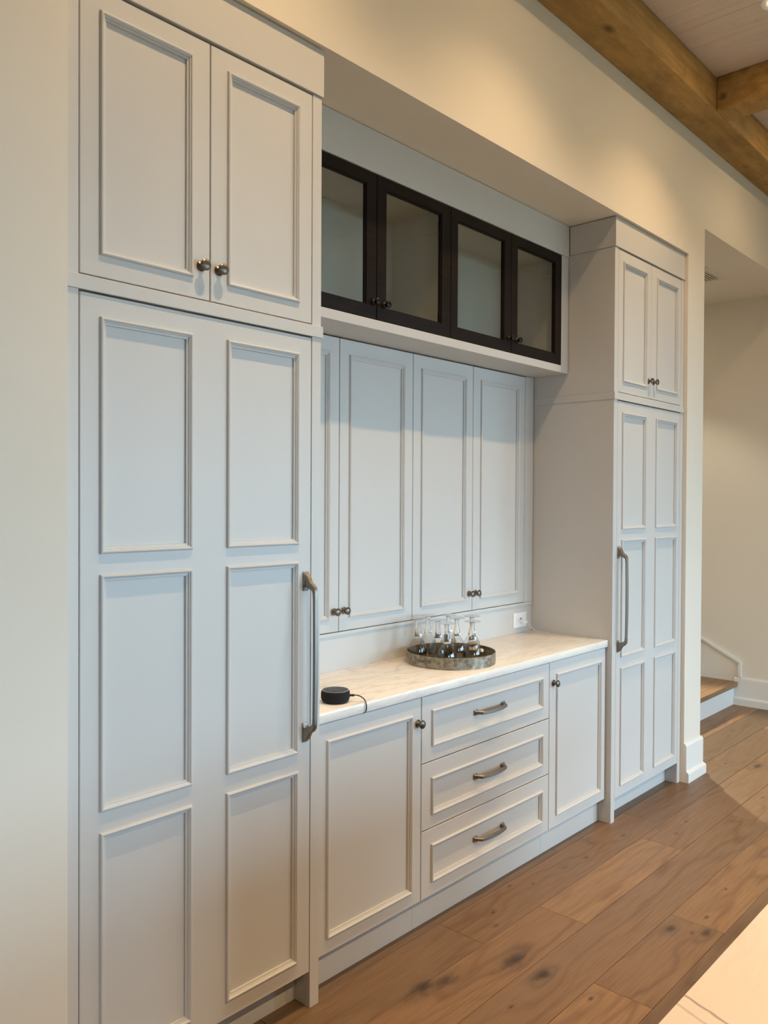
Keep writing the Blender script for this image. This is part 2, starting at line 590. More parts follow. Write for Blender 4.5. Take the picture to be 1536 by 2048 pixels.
def pull(parent, cx, cz, yf, length, vertical, proj, width, mat):
    """bridge pull: two flared feet and a bowed bar; built along u, side axis w"""
    bm = bmesh.new()
    h = length / 2
    foot = 0.060 if vertical else 0.026
    def P(u, w, out):   # u along the pull, w across, out from the door
        return (cx + w, yf - out, cz + u) if vertical else (cx + u, yf - out, cz + w)
    # section stations: (u, out of the bar's middle, half width, half thickness)
    th = 0.0050 if vertical else 0.0045
    st = []
    if vertical:
        half = [(h - 0.030, 0.003, width * 0.62, 0.028), (h - 0.031, 0.009, width * 0.56, 0.0215), (h - 0.036, 0.017, width * 0.50, 0.0135),
                (h - 0.043, 0.026, width * 0.47, 0.0105), (h - 0.047, proj - 0.010, width * 0.46, 0.0098), (h - 0.053, proj - 0.003, width * 0.46, 0.0078), (h - 0.064, proj, width * 0.47, 0.0062),
                (h - 0.085, proj + 0.001, width * 0.49, th), (h - 0.14, proj + 0.002, width * 0.52, th), (h * 0.25, proj + 0.003, width * 0.54, th)]
    else:
        half = [(h - 0.013, 0.002, width * 0.62, 0.0125), (h - 0.014, 0.006, width * 0.55, 0.0100), (h - 0.017, 0.011, width * 0.47, 0.0068),
                (h - 0.021, 0.016, width * 0.42, 0.0056), (h - 0.026, proj - 0.003, width * 0.42, 0.0050), (h - 0.036, proj, width * 0.44, th),
                (h - 0.060, proj + 0.003, width * 0.50, th), (h * 0.2, proj + 0.005, width * 0.54, th)]
    full = [(u, o, w, t) for u, o, w, t in half] + [(-u, o, w, t) for u, o, w, t in reversed(half)]
    n = len(full)
    rings = []
    for i in range(n):
        u, o, w, t = full[i]
        if i == 0 or i == n - 1: tu, to = 0.0, (1.0 if i == 0 else -1.0)
        else:
            tu, to = full[i + 1][0] - full[i - 1][0], full[i + 1][1] - full[i - 1][1]
            q = math.hypot(tu, to); tu, to = tu / q, to / q
        # normal to the path in the (u, out) plane
        nu, no = to, -tu
        ring = []
        c = min(0.0028, t * 0.55)
        for sw, sn in ((-1, -1 + c / t), (-1 + c / w, -1), (1 - c / w, -1), (1, -1 + c / t), (1, 1 - c / t), (1 - c / w, 1), (-1 + c / w, 1), (-1, 1 - c / t)):
            ring.append(bm.verts.new(P(u + nu * sn * t, sw * w, max(0.0, o + no * sn * t))))
        rings.append(ring)
    for a, b in zip(rings, rings[1:]):
        for k in range(8): bm.faces.new([a[k], a[(k + 1) % 8], b[(k + 1) % 8], b[k]])
    bm.faces.new(rings[0]); bm.faces.new(rings[-1])
    # foot plates
    for s in (1, -1):
        uc = s * (h - foot / 2)
        if vertical: box(bm, cx - width * 0.66, cx + width * 0.66, yf - 0.0036, yf, cz + uc - foot / 2, cz + uc + foot / 2, 0.001)
        else: box(bm, cx + uc - foot / 2, cx + uc + foot / 2, yf - 0.003, yf, cz - width * 0.66, cz + width * 0.66, 0.0008)
    return obj('pull', bm, mat, parent, smooth=True)


def panel_door(parent, name, x0, x1, z0, z1, yf, panels, th=0.020, label=None):
    """a door or drawer front: leaf > panel, panel_moulding"""
    holes = [(a + HOLE, b - HOLE, c + HOLE, d - HOLE) for a, b, c, d in panels]
    d = obj(name, framed_slab(x0, x1, z0, z1, yf, th, holes, RECESS), M_cab, parent, label=label)
    for (a, b, c, e), h in zip(panels, holes):
        obj('panel', B(h[0], h[1], yf + RECESS, yf + RECESS + 0.006, h[2], h[3]), M_cab, d)
        obj('panel_moulding', moulding(a, b, c, e, yf), M_cab, d)
    return d


# ------------------------------------------------------------------ dimensions (metres, fitted from the photograph)
YW, YT, YR, YG, YU, YC, YB, YK = 1.870, 1.892, 1.886, 2.147, 2.350, 1.912, 1.922, 1.963
YBK = 2.356                     # backsplash face
NICHE = 2.475                   # back wall of the niche
LX0, LX1 = 0.9380, 1.7806       # left tall cabinet
RX0, RX1 = 3.7606, 4.6040       # right tall cabinet
XR, XS = 4.842, 6.70            # end of the pier, right-hand wall
SOFFIT, CEIL, HEAD = 3.008, 3.884, 3.205
FRONT, LEFT, HALL_END = -4.60, -3.0, 4.6

# ------------------------------------------------------------------ the room
bm = bmesh.new()
box(bm, LEFT, LX0 - 0.001, YW, 2.62, 0, CEIL + 0.014)                     # left of the cabinets
box(bm, LX0 - 0.001, RX1 + 0.002, YW, 2.62, SOFFIT, CEIL + 0.014)         # over the cabinets
box(bm, LX0 - 0.001, RX1 + 0.002, NICHE, 2.62, 0, SOFFIT)         # back of the niche
box(bm, RX1 + 0.002, XR, YW, 2.62, 0, CEIL + 0.014)                       # pier on the right
box(bm, XR, XS, YW, 2.05, HEAD, CEIL + 0.014)                             # header of the opening
struct('wall_back', bm, M_wall)
a, b, c, d = RIGHT_WINDOW
bm = bmesh.new()
box(bm, XS, XS + 0.15, FRONT, a, -0.06, CEIL + 0.014); box(bm, XS, XS + 0.15, b, HALL_END, -0.06, CEIL + 0.014)
box(bm, XS, XS + 0.15, a, b, -0.06, c); box(bm, XS, XS + 0.15, a, b, d, CEIL + 0.014)
struct('wall_right', bm, M_wall)
bm = bmesh.new(); prev = LEFT
for a, b, c, d in FRONT_WINDOWS:
    box(bm, prev, a, FRONT - 0.15, FRONT, 0, CEIL + 0.014); box(bm, a, b, FRONT - 0.15, FRONT, 0, c); box(bm, a, b, FRONT - 0.15, FRONT, d, CEIL + 0.014); prev = b
box(bm, prev, XS, FRONT - 0.15, FRONT, 0, CEIL + 0.014)
struct('wall_front', bm, M_wall2)
struct('wall_left', B(LEFT - 0.15, LEFT, FRONT, 2.62, 0, CEIL + 0.014), M_wall2)
bm = bmesh.new()
box(bm, XR - 0.12, XR, 2.62, HALL_END, 0, HEAD); box(bm, XR - 0.12, XS, HALL_END, HALL_END + 0.12, 0, HEAD)
struct('wall_hall', bm, M_wall)
struct('ceiling_hall', B(XR - 0.12, XS, 2.05, HALL_END, HEAD, HEAD + 0.12), M_wall)


def window(n, rect, side):
    a, b, c, d = rect
    bm = bmesh.new(); f, m = 0.07, 0.035
    def bar(u0, u1, z0, z1):
        if side == 'front': box(bm, u0, u1, FRONT - 0.10, FRONT - 0.04, z0, z1)
        else: box(bm, XS + 0.04, XS + 0.10, u0, u1, z0, z1)
    bar(a, a + f, c, d); bar(b - f, b, c, d); bar(a + f, b - f, c, c + f); bar(a + f, b - f, d - f, d)
    k = (a + b) / 2; bar(k - m, k + m, c + f, d - f)
    o = struct('window_%d' % n, bm, M_black)
    pane = B(a + f, b - f, FRONT - 0.072, FRONT - 0.068, c + f, d - f) if side == 'front' else B(XS + 0.068, XS + 0.072, a + f, b - f, c + f, d - f)
    obj('pane', pane, M_pane, o)


for i, r in enumerate(FRONT_WINDOWS): window(i + 1, r, 'front')
window(4, RIGHT_WINDOW, 'right')

struct('ground', B(-30, 40, -40, 30, -0.5, -0.4), M_ground)

# floor of wide boards
fl = struct('floor', B(LEFT, XS, FRONT, HALL_END, -0.06, -0.012), M_dark_gap)
rng = random.Random(7)
ROW0, PW = 1.9145, 0.2046
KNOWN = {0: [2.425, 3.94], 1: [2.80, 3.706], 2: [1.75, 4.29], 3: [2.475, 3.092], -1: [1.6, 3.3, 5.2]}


TONES = {(0, 2.4): 0.32, (0, 3.9): 0.15, (1, 2.8): 0.92, (1, 3.7): 0.42, (2, 1.8): 0.38, (2, 4.3): 0.5, (3, 2.5): 0.42, (3, 3.1): 0.78}


def floor_board(x0, x1, y0, y1):
    g = 0.0007; c = 0.0012
    bm = bmesh.new()
    x0 += g; x1 -= g; y0 += g; y1 -= g
    a = [bm.verts.new(p) for p in ((x0 + c, y0 + c, 0), (x1 - c, y0 + c, 0), (x1 - c, y1 - c, 0), (x0 + c, y1 - c, 0))]
    b = [bm.verts.new(p) for p in ((x0, y0, -c), (x1, y0, -c), (x1, y1, -c), (x0, y1, -c))]
    d = [bm.verts.new(p) for p in ((x0, y0, -0.012), (x1, y0, -0.012), (x1, y1, -0.012), (x0, y1, -0.012))]
    bm.faces.new(a)
    for p, q in ((a, b), (b, d)):
        for k in range(4): bm.faces.new([p[k], p[(k + 1) % 4], q[(k + 1) % 4], q[k]])
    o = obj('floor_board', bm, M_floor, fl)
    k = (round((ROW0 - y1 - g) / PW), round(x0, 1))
    tone = TONES.get(k, 0.0 if k[0] == -1 else rng.uniform(0.2, 0.9))  # row along the toe kicks: cabinet shadow put into the board tone
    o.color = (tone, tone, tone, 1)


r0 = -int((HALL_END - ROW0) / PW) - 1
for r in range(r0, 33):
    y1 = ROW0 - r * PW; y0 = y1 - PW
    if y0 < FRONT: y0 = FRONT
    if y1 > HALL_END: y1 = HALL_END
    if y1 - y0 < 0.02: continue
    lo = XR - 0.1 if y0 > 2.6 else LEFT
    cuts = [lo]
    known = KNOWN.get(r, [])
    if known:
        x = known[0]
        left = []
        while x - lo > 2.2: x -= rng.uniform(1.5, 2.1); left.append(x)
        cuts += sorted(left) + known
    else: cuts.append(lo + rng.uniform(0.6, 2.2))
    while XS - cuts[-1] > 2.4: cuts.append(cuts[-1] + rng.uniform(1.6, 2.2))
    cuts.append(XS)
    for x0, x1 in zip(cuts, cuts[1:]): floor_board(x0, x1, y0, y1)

# ceiling of whitewashed boards
ce = struct('ceiling', B(LEFT - 0.16, XS + 0.16, FRONT - 0.16, 2.62, CEIL + 0.0145, CEIL + 0.10), M_dark_gap)
x = 3.94 - 0.56 * 12
while x < XS:
    a0, a1 = max(x, LEFT), min(x + 0.56, XS)
    x += 0.56
    if a1 - a0 < 0.03: continue
    bm = B(a0 + 0.0008, a1 - 0.0008, FRONT, YW, CEIL, CEIL + 0.014, 0.0012)
    obj('ceiling_board', bm, M_ceiling, ce)

# beams
bm = B(LEFT, XS, 1.674, YW, 3.700, CEIL, 0.006)
tag(recenter(obj('ceiling_beam', bm, M_beam)), 'long brown timber beam running along the top of the cream wall', 'beam')
bm = B(4.479, 4.640, FRONT, 1.674, 3.700, CEIL, 0.006)
tag(recenter(obj('ceiling_beam', bm, M_beam)), 'brown timber cross beam butting into the long wall beam under pale ceiling boards', 'beam')

# baseboards: tall flat board with a stepped shoe
def baseboard(name, path_boxes):
    bm = bmesh.new()
    for x0, x1, y0, y1, z0, z1, e in path_boxes: box(bm, x0, x1, y0, y1, z0, z1, e)
    return struct(name, bm, M_trim)


def base_profile(bm, face_pts, h=0.222, t=0.014, shoe=0.062, ts=0.028):
    """board swept along a plan polyline, each point with its outward mitre direction"""
    prof = [(0, 0), (ts, 0), (ts, shoe - 0.012), (ts - 0.005, shoe - 0.004), (t + 0.003, shoe), (t, shoe + 0.004), (t, h - 0.016), (t - 0.004, h - 0.008), (t - 0.007, h - 0.002), (0, h)]
    rings = [[bm.verts.new((x + nx * d, y + ny * d, z)) for d, z in prof] for x, y, nx, ny in face_pts]
    n = len(prof)
    for a, b in zip(rings, rings[1:]):
        for k in range(n): bm.faces.new([a[k], a[(k + 1) % n], b[(k + 1) % n], b[k]])
    bm.faces.new(rings[0]); bm.faces.new(rings[-1])


bm = bmesh.new(); base_profile(bm, [(RX1 + 0.003, YW, 0, -1), (XR, YW, 1, -1), (XR, 2.30, 1, 0)]); struct('baseboard_pier', bm, M_trim)
bm = bmesh.new(); base_profile(bm, [(LEFT, YW, 0, -1), (LX0 - 0.002, YW, 0, -1)]); struct('baseboard_left', bm, M_trim)
bm = bmesh.new(); base_profile(bm, [(XS, 2.3165, -1, 0), (XS, FRONT, -1, 0)]); struct('baseboard_right', bm, M_trim)

# ------------------------------------------------------------------ staircase beyond the opening
st = thing('staircase', 'wooden stair treads with white risers in the opening beside the pier', 'staircase', (5.8, 2.4, 0))
RISE, RUN, SY = 0.182, 0.315, 2.317
for k in range(6):
    y = SY + k * RUN
    obj('riser', B(XR + 0.002, XS - 0.002, y, y + 0.018, k * RISE, (k + 1) * RISE - 0.036), M_trim, st)
    obj('tread', B(XR + 0.002, XS - 0.002, y - 0.030, y + RUN + 0.016, (k + 1) * RISE - 0.036, (k + 1) * RISE, 0.002), M_floor, st)
# stringer panel on the right wall with its cap moulding
bm = bmesh.new()
prof2 = [(2.285, 0.182), (2.285, 0.330), (4.05, 0.330 + 1.765 * 0.52), (4.05, 0.182)]
fa = [bm.verts.new((XS - 0.006, y, z)) for y, z in prof2]; fb = [bm.verts.new((XS, y, z)) for y, z in prof2]
bm.faces.new(fa); bm.faces.new(fb)
for k in range(4): bm.faces.new([fa[k], fa[(k + 1) % 4], fb[(k + 1) % 4], fb[k]])
struct('trim_1', bm, M_wall)
bm = bmesh.new()
box(bm, XS - 0.0192, XS - 0.0005, 2.2628, 2.286, 0.222, 0.3300)
box(bm, XS - 0.013, XS, 2.2865, 2.298, 0.222, 0.3095)
for dz0, dz1, pr in ((-0.004, 0.014, 0.020), (-0.016, -0.004, 0.012)):
    q = [(2.262, 0.326 + dz0), (2.262, 0.326 + dz1), (4.05, 0.326 + 1.784 * 0.52 + dz1), (4.05, 0.326 + 1.784 * 0.52 + dz0)]
    fa = [bm.verts.new((XS - pr, y, z)) for y, z in q]; fb = [bm.verts.new((XS, y, z)) for y, z in q]
    bm.faces.new(fa); bm.faces.new(fb)
    for k in range(4): bm.faces.new([fa[k], fa[(k + 1) % 4], fb[(k + 1) % 4], fb[k]])
struct('trim_2', bm, M_trim)

# ceiling vent in the hall
vt = thing('air_vent', 'small cream slatted air vent in the hall ceiling', 'vent', (5.83, 2.32, HEAD - 0.012))
vx0, vx1, vy0, vy1, zz = 5.62, 5.985, 2.155, 2.46, HEAD
obj('frame', framed_slab(vx0, vx1, vy0, vy1, 0, 0.010, [(vx0 + 0.03, vx1 - 0.03, vy0 + 0.03, vy1 - 0.03)], 0.010, 0.002), M_vent, vt)
f = vt.children[0]
for v in f.data.vertices:      # lay the framed slab flat against the ceiling
    w = v.co + Vector(vt.location)
    v.co = Vector((w.x, w.z, zz - 0.010 + w.y)) - Vector(vt.location)
obj('duct', B(vx0 + 0.028, vx1 - 0.028, vy0 + 0.028, vy1 - 0.028, zz - 0.0015, zz - 0.0002), M_slot, vt, label='dark opening behind the slats')
for k in range(11):
    y = vy0 + 0.036 + k * 0.0225
    obj('slat', B(vx0 + 0.028, vx1 - 0.028, y, y + 0.012, zz - 0.009, zz - 0.0065), M_vent, vt)

# ------------------------------------------------------------------ recessed downlights
def downlight(x, y, z, watts, label, cone=116, blend=1.0, group=None, beam=0.0):
    t = thing('recessed_light', label, 'light', (x, y, z), group)
    prof = [(0.046, -0.004), (0.050, 0.0), (0.056, 0.004), (0.070, 0.005), (0.074, 0.002), (0.074, 0.0)]
    obj('trim_ring', lathe(bmesh.new(), [(r, h) for r, h in prof], (x, y, z), '-z', 32, cap=False), M_white, t, smooth=True)
    obj('lens', lathe(bmesh.new(), [(0.0, 0.003), (0.046, 0.003), (0.046, 0.0), (0.0, 0.0)], (x, y, z), '-z', 32, cap=False), M_lens, t)
    l = bpy.data.lights.new('lamp', 'SPOT'); l.energy = watts; l.color = WARM
    l.spot_size = math.radians(cone); l.spot_blend = blend; l.shadow_soft_size = 0.022
    if z < 3.5: l.color = HALL_COLOR
    o = bpy.data.objects.new('lamp', l); COL.objects.link(o); o.parent = t; o.location = (0, 0, -0.032)
    if beam:
        l = bpy.data.lights.new('lamp_beam', 'SPOT'); l.energy = beam; l.color = BEAM_COLOR
        l.spot_size = math.radians(62); l.spot_blend = 1.0; l.shadow_soft_size = 0.022
        o = bpy.data.objects.new('lamp_beam', l); COL.objects.link(o); o.parent = t; o.location = (0, 0, -0.032)
    l = bpy.data.lights.new('lens_glow', 'AREA'); l.shape = 'DISK'; l.size = 0.09; l.energy = ((2.9 if watts > 20 else 3.2) if y > 0 else 4.5) if z > 3.5 else 2.5; l.color = WARM
    o = bpy.data.objects.new('lens_glow', l); COL.objects.link(o); o.parent = t; o.location = (0, 0, -0.008)


for i, x in enumerate((1.455, 2.72, 3.985)):
    downlight(x, 1.215, CEIL, SPOT_W, ['recessed downlight in front of the left tall cabinet',
              'recessed downlight in front of the marble counter', 'glowing recessed downlight at the top right corner by the cross beam'][i], beam=BEAM_W)
for i, x in enumerate((0.6, 2.2, 3.8)):
    downlight(x, -1.62, CEIL, SPOT2_W, ['recessed downlight over the left end of the island', 'recessed downlight over the middle of the island',
              'recessed downlight over the far end of the island'][i], cone=115, blend=0.5)
downlight(5.25, 1.215, CEIL, 10.0, 'added unseen downlight filling the wall near the opening', cone=140, blend=1.0)  # added weak lamp, only to brighten the wall over the opening
downlight(5.75, 2.80, HEAD, HALL_W, 'recessed downlight in the hall ceiling over the stairs', cone=100, blend=0.4)

# wall spotlight over the stairs: its light throws the pier's shadow across the hall floor
ws = thing('wall_lamp', 'small black wall spotlight above the stairs behind the pier', 'lamp', (XS, 3.60, 1.99))
obj('backplate', B(XS - 0.014, XS - 0.0005, 3.55, 3.65, 1.99, 2.11, 0.003), M_black_metal, ws)
obj('arm', tube(bmesh.new(), [(XS - 0.012, 3.60, 2.05), (XS - 0.05, 3.60, 2.05), (XS - 0.10, 3.60, 2.05)], 0.008, 8), M_black_metal, ws, smooth=True)
hp = Vector((XS - 0.13, 3.60, 2.05)); aim = (Vector((5.0, 1.35, 0.0)) - hp).normalized()
obj('lamp_head', tube(bmesh.new(), [hp - aim * 0.09, hp - aim * 0.03, hp, hp + aim * 0.02], 0.042, 20), M_black_metal, ws, smooth=True)
obj('lens', tube(bmesh.new(), [hp + aim * 0.0201, hp + aim * 0.023], 0.036, 20), M_lens, ws)
l = bpy.data.lights.new('lamp', 'SPOT'); l.energy = STAIR_W; l.color = HALL_COLOR
l.spot_size = math.radians(62); l.spot_blend = 0.5; l.shadow_soft_size = 0.05
o = bpy.data.objects.new('lamp', l); COL.objects.link(o); o.parent = ws
o.location = hp + aim * 0.085 - Vector(ws.location); o.rotation_euler = aim.to_track_quat('-Z', 'Y').to_euler()

# ------------------------------------------------------------------ tall cabinets
def tall_cabinet(name, label, x0, x1, cols, split, wrap, knobs, pull_x):
    t = thing(name, label, 'cabinet', ((x0 + x1) / 2, YT, 0))
    s = 0.039
    obj('side_panel', B(x0, x0 + s - 0.001, YT, NICHE - 0.003, 0, 2.858, 0.0012), M_cab, t)
    obj('side_panel', B(x1 - s + 0.001, x1, YT, NICHE - 0.003, 0, 2.858, 0.0012), M_cab, t)
    obj('carcass', B(x0 + s, x1 - s, YT + 0.024, NICHE - 0.004, 0.118, 2.857), M_dark_gap, t)
    obj('toe_kick', B(x0 + s, x1 - s, YK, YK + 0.016, 0.0, 0.1175), M_cab, t)
    e0, e1 = wrap
    bm = bmesh.new(); box(bm, x0 - e0, x1 + e1, YR, YG - 0.006, 2.8595, SOFFIT - 0.004, 0.0015)
    obj('crown', bm, M_cab, t)
    bm = bmesh.new(); box(bm, x0 - e0, x1 + e1, YR, YU - 0.001, 2.1070, 2.1430, 0.0015)
    obj('rail', bm, M_cab, t)
    dx0, dx1 = x0 + s + 0.0015, x1 - s - 0.0015
    (a, b), (c, d) = cols
    dl = panel_door(t, 'door', dx0, split - 0.0015, 2.1475, 2.8530, YT, [(a, b, 2.2006, 2.8011)])
    dr = panel_door(t, 'door', split + 0.0015, dx1, 2.1475, 2.8530, YT, [(c, d, 2.2006, 2.8011)])
    knob(dl, knobs[0], 2.237, YT, M_knob); knob(dr, knobs[1], 2.237, YT, M_knob)
    rows = [(1.4607, 2.0490), (0.8170, 1.4092), (0.1660, 0.7640)]
    low = panel_door(t, 'door', dx0, dx1, 0.1160, 2.1030, YT, [(p, q, z0, z1) for z0, z1 in rows for p, q in cols],
                     label='tall six panel door with a long metal pull')
    pull(low, pull_x, 1.112, YT, 0.530, True, 0.045, 0.0175, M_pull)
    return t


tall_cabinet('tall_cabinet', 'large tall grey panelled cabinet nearest the camera, at the left wall', LX0, LX1,
             [(1.0305, 1.3023), (1.4169, 1.6879)], 1.3599, (0.0, 0.004), (1.3290, 1.3885), 1.7175)
tall_cabinet('tall_cabinet', 'narrow looking far tall grey panelled cabinet standing beside the pier at the right', RX0, RX1,
             [(3.850, 4.125), (4.2425, 4.5188)], 4.1765, (0.004, 0.0), (4.1470, 4.2080), 3.8200)

# ------------------------------------------------------------------ glass-fronted wall cabinet
gx0, gx1 = LX1 + 0.0045, RX0 - 0.0045
gc = thing('glass_cabinet', 'wall cabinet with four dark framed glass doors above the counter', 'cabinet', ((gx0 + gx1) / 2, YG, 2.2543))
obj('frieze', B(gx0, gx1, YG - 0.004, YG + 0.016, 2.8480, SOFFIT - 0.002, 0.0015), M_cab, gc)
obj('stile', B(gx0, 1.8545, YG, YG + 0.020, 2.2543, 2.8475, 0.001), M_cab, gc)
obj('stile', B(3.6890, gx1, YG, YG + 0.020, 2.2543, 2.8475, 0.001), M_cab, gc)
obj('bottom_rail', B(1.8545, 3.6890, YG, YG + 0.020, 2.2543, 2.2905, 0.001), M_cab, gc)
mid = 2.7735
for x0, x1 in ((gx0, mid - 0.001), (mid + 0.001, gx1)):
    obj('bottom_panel', B(x0, x1, YG + 0.0205, NICHE - 0.004, 2.2543, 2.2730), M_cab, gc)
    obj('top_panel', B(x0, x1, YG + 0.022, NICHE - 0.004, 2.8400, 2.8580), M_inside, gc)
    obj('back_panel', B(x0 + 0.001, x1 - 0.001, NICHE - 0.016, NICHE - 0.004, 2.2735, 2.8395), M_inside, gc)
for x0, x1 in ((1.8360, 1.8540), (mid - 0.019, mid - 0.001), (mid + 0.001, mid + 0.019), (3.6900, 3.7080)):
    obj('partition', B(x0, x1, YG + 0.024, NICHE - 0.0165, 2.2735, 2.8395), M_inside, gc)
doors = [(1.8560, 2.3105, 2.3080, 'l'), (2.3135, 2.7720, 2.3560, 'r'), (2.7750, 3.2320, 3.2290, 'l'), (3.2350, 3.6870, 3.2790, 'r')]
for x0, x1, kx, side in doors:
    px0, px1, pz0, pz1 = x0 + 0.050, x1 - 0.056, 2.3400, 2.8000
    if side == 'r': px0, px1 = x0 + 0.050, x1 - 0.060
    else: px0, px1 = x0 + 0.046, x1 - 0.056
    d = obj('door', framed_slab(x0, x1, 2.2925, 2.8460, YG, 0.020, [(px0, px1, pz0, pz1)], 0.020, 0.0015), M_espresso, gc, label='dark framed glass door')
    obj('pane', B(px0 - 0.004, px1 + 0.004, YG + 0.010, YG + 0.0135, pz0 - 0.004, pz1 + 0.004), M_pane, d)
    bead = [(0, -0.0062), (0.0, -0.0035), (0.006, -0.0035), (0.0075, -0.0100)]
    obj('glazing_bead', moulding(px0, px1, pz0, pz1, YG, bead), M_espresso, d)
    knob(d, kx - 0.010 if side == 'l' else kx + 0.002, 2.3555, YG, M_black_metal, 0.0145)
    fx = {1.8560: 1.8540, 2.3135: mid - 0.019, 2.7750: mid + 0.019, 3.2350: 3.6900}[x0]      # face of the side the hinge is screwed to
    sg = 1 if side == 'l' else -1
    for hz in (2.752, 2.371):
        bm = bmesh.new()
        def hb(u0, u1, y0, y1, z0, z1, e=0.0008):
            p, q = sorted((fx + sg * u0, fx + sg * u1)); box(bm, p, q, y0, y1, hz + z0, hz + z1, e)
        hb(0.0002, 0.0030, YG + 0.062, YG + 0.092, -0.026, 0.026)
        hb(0.0030, 0.0160, YG + 0.036, YG + 0.112, -0.0085, 0.0085)
        hb(0.0060, 0.0420, YG + 0.026, YG + 0.038, -0.0070, 0.0070)
        hb(0.0150, 0.0500, YG + 0.0205, YG + 0.0262, -0.0200, 0.0200)
        obj('hinge', bm, M_nickel, d)

# ------------------------------------------------------------------ shallow four-door cabinet under it
ux0, ux1 = LX1 + 0.0045, RX0 - 0.0045
uc = thing('hutch_cabinet', 'shallow recessed cabinet with four tall panelled doors above the backsplash', 'cabinet', ((ux0 + ux1) / 2, YU, 1.0555))
obj('carcass', B(ux0, ux1, YU + 0.024, NICHE - 0.004, 1.0560, 2.2535), M_dark_gap, uc)
obj('stile', B(ux0, 1.8645, YU, YU + 0.0235, 1.0700, 2.2535, 0.001), M_cab, uc)
obj('stile', B(3.6770, ux1, YU, YU + 0.0235, 1.0700, 2.2535, 0.001), M_cab, uc)
obj('bottom_rail', B(ux0, ux1, YU, YU + 0.0235, 1.0555, 1.0690, 0.001), M_cab, uc)
ud = [(1.8660, 2.3135, (1.9200, 2.2610), 2.2870), (2.3165, 2.7690, (2.3700, 2.7140), 2.3430),
      (2.7720, 3.2165, (2.8265, 3.1640), 3.1930), (3.2195, 3.6750, (3.2790, 3.6200), 3.2440)]
for x0, x1, (a, b), kx in ud:
    d = panel_door(uc, 'door', x0, x1, 1.0720, 2.2490, YU, [(a, b, 1.1230, 2.1900)])
    knob(d, kx, 1.1540, YU, M_knob)

# ------------------------------------------------------------------ base cabinets
def base_unit(name, label, x0, x1, group=None):
    t = thing(name, label, 'cabinet', ((x0 + x1) / 2, YB, 0), group)
    obj('carcass', B(x0, x1, YB + 0.024, NICHE - 0.004, 0.1190, 0.8765), M_dark_gap, t)
    obj('toe_kick', B(x0, x1, YK, YK + 0.016, 0.0, 0.1185), M_cab, t)
    return t


bl = base_unit('base_cabinet', 'grey base cabinet with one wide door left of the drawers', LX1 + 0.0015, 2.3225)
obj('filler', B(LX1 + 0.0015, 1.7895, YB, YB + 0.0235, 0.1190, 0.8765), M_cab, bl)
d = panel_door(bl, 'door', 1.7910, 2.3210, 0.1200, 0.8745, YB, [(1.8400, 2.2700, 0.1680, 0.8190)])
knob(d, 2.3010, 0.7830, YB, M_knob)
bd = base_unit('drawer_cabinet', 'bank of three panelled drawers in the middle of the base cabinets', 2.3235, 3.2205)
for z0, z1, c, e, pz in ((0.6270, 0.8745, 0.6810, 0.8190, 0.7540), (0.3760, 0.6235, 0.4245, 0.5650, 0.4970), (0.1200, 0.3725, 0.1710, 0.3150, 0.2455)):
    d = panel_door(bd, 'drawer', 2.3250, 3.2190, z0, z1, YB, [(2.3810, 3.1660, c, e)])
    pull(d, 2.7650, pz, YB + RECESS, 0.218, False, 0.030, 0.0165, M_pull)
br = base_unit('base_cabinet', 'grey base cabinet with one door between the drawers and the far tall cabinet', 3.2215, RX0 - 0.0015)
obj('filler', B(3.7535, RX0 - 0.0015, YB + 0.018, YB + 0.0235, 0.1190, 0.8765), M_cab, br)
d = panel_door(br, 'door', 3.2230, 3.7520, 0.1200, 0.8745, YB, [(3.2800, 3.7090, 0.1690, 0.8180)])
knob(d, 3.2560, 0.7790, YB, M_knob)

# ------------------------------------------------------------------ worktop and backsplash
tag(recenter(obj('countertop', B(LX1 + 0.001, RX0 - 0.0015, YC, YBK + 0.02, 0.8785, 0.9140, 0.004), M_marble, smooth=True)),
    'white veined marble countertop between the two tall cabinets', 'countertop')
tag(recenter(obj('backsplash', B(LX1 + 0.001, RX0 - 0.0015, YBK, NICHE - 0.003, 0.9142, 1.0550), M_cab)),
    'plain grey painted backsplash strip behind the countertop', 'backsplash')

# ------------------------------------------------------------------ power outlet and white cable
po = thing('power_outlet', 'white horizontal power outlet on the backsplash behind the tray', 'outlet', (3.643, YBK, 0.980))
obj('cover_plate', B(3.583, 3.703, YBK - 0.005, YBK, 0.943, 1.020, 0.0015), M_white, po)
obj('socket', B(3.609, 3.677, YBK - 0.008, YBK - 0.004, 0.964, 0.999, 0.001), M_white, po)
for x in (3.626, 3.660):
    bm = bmesh.new()
    for dz in (-0.0075, 0.0045): box(bm, x - 0.004, x + 0.004, YBK - 0.0085, YBK - 0.0079, 0.9815 + dz, 0.9840 + dz)
    lathe(bm, [(0.0, 0.0), (0.0026, 0.0), (0.0026, 0.0006), (0.0, 0.0006)], (x + (0.010 if x < 3.64 else -0.010), YBK - 0.0079, 0.9815), '-y', 10)
    obj('socket_slot', bm, M_slot, po)
obj('test_button', B(3.6395, 3.6475, YBK - 0.0095, YBK - 0.0078, 0.985, 0.993, 0.0005), M_slot, po)
wc = thing('charging_cable', 'thin white charging cable plugged into the outlet at the counter corner', 'cable', (3.70, 2.34, 0.914))
obj('plug', B(3.640, 3.676, YBK - 0.030, YBK - 0.0082, 0.964, 0.977, 0.002), M_white, wc)
pts = smooth_path([(3.670, YBK - 0.024, 0.9700), (3.688, 2.332, 0.962), (3.710, 2.328, 0.944), (3.728, 2.326, 0.9265), (3.742, 2.315, 0.9168), (3.750, 2.290, 0.9160), (3.7520, 2.262, 0.9160), (3.7485, 2.240, 0.9160)], 6)
obj('wire', tube(bmesh.new(), pts, 0.0016, 6), M_cordw, wc, smooth=True)

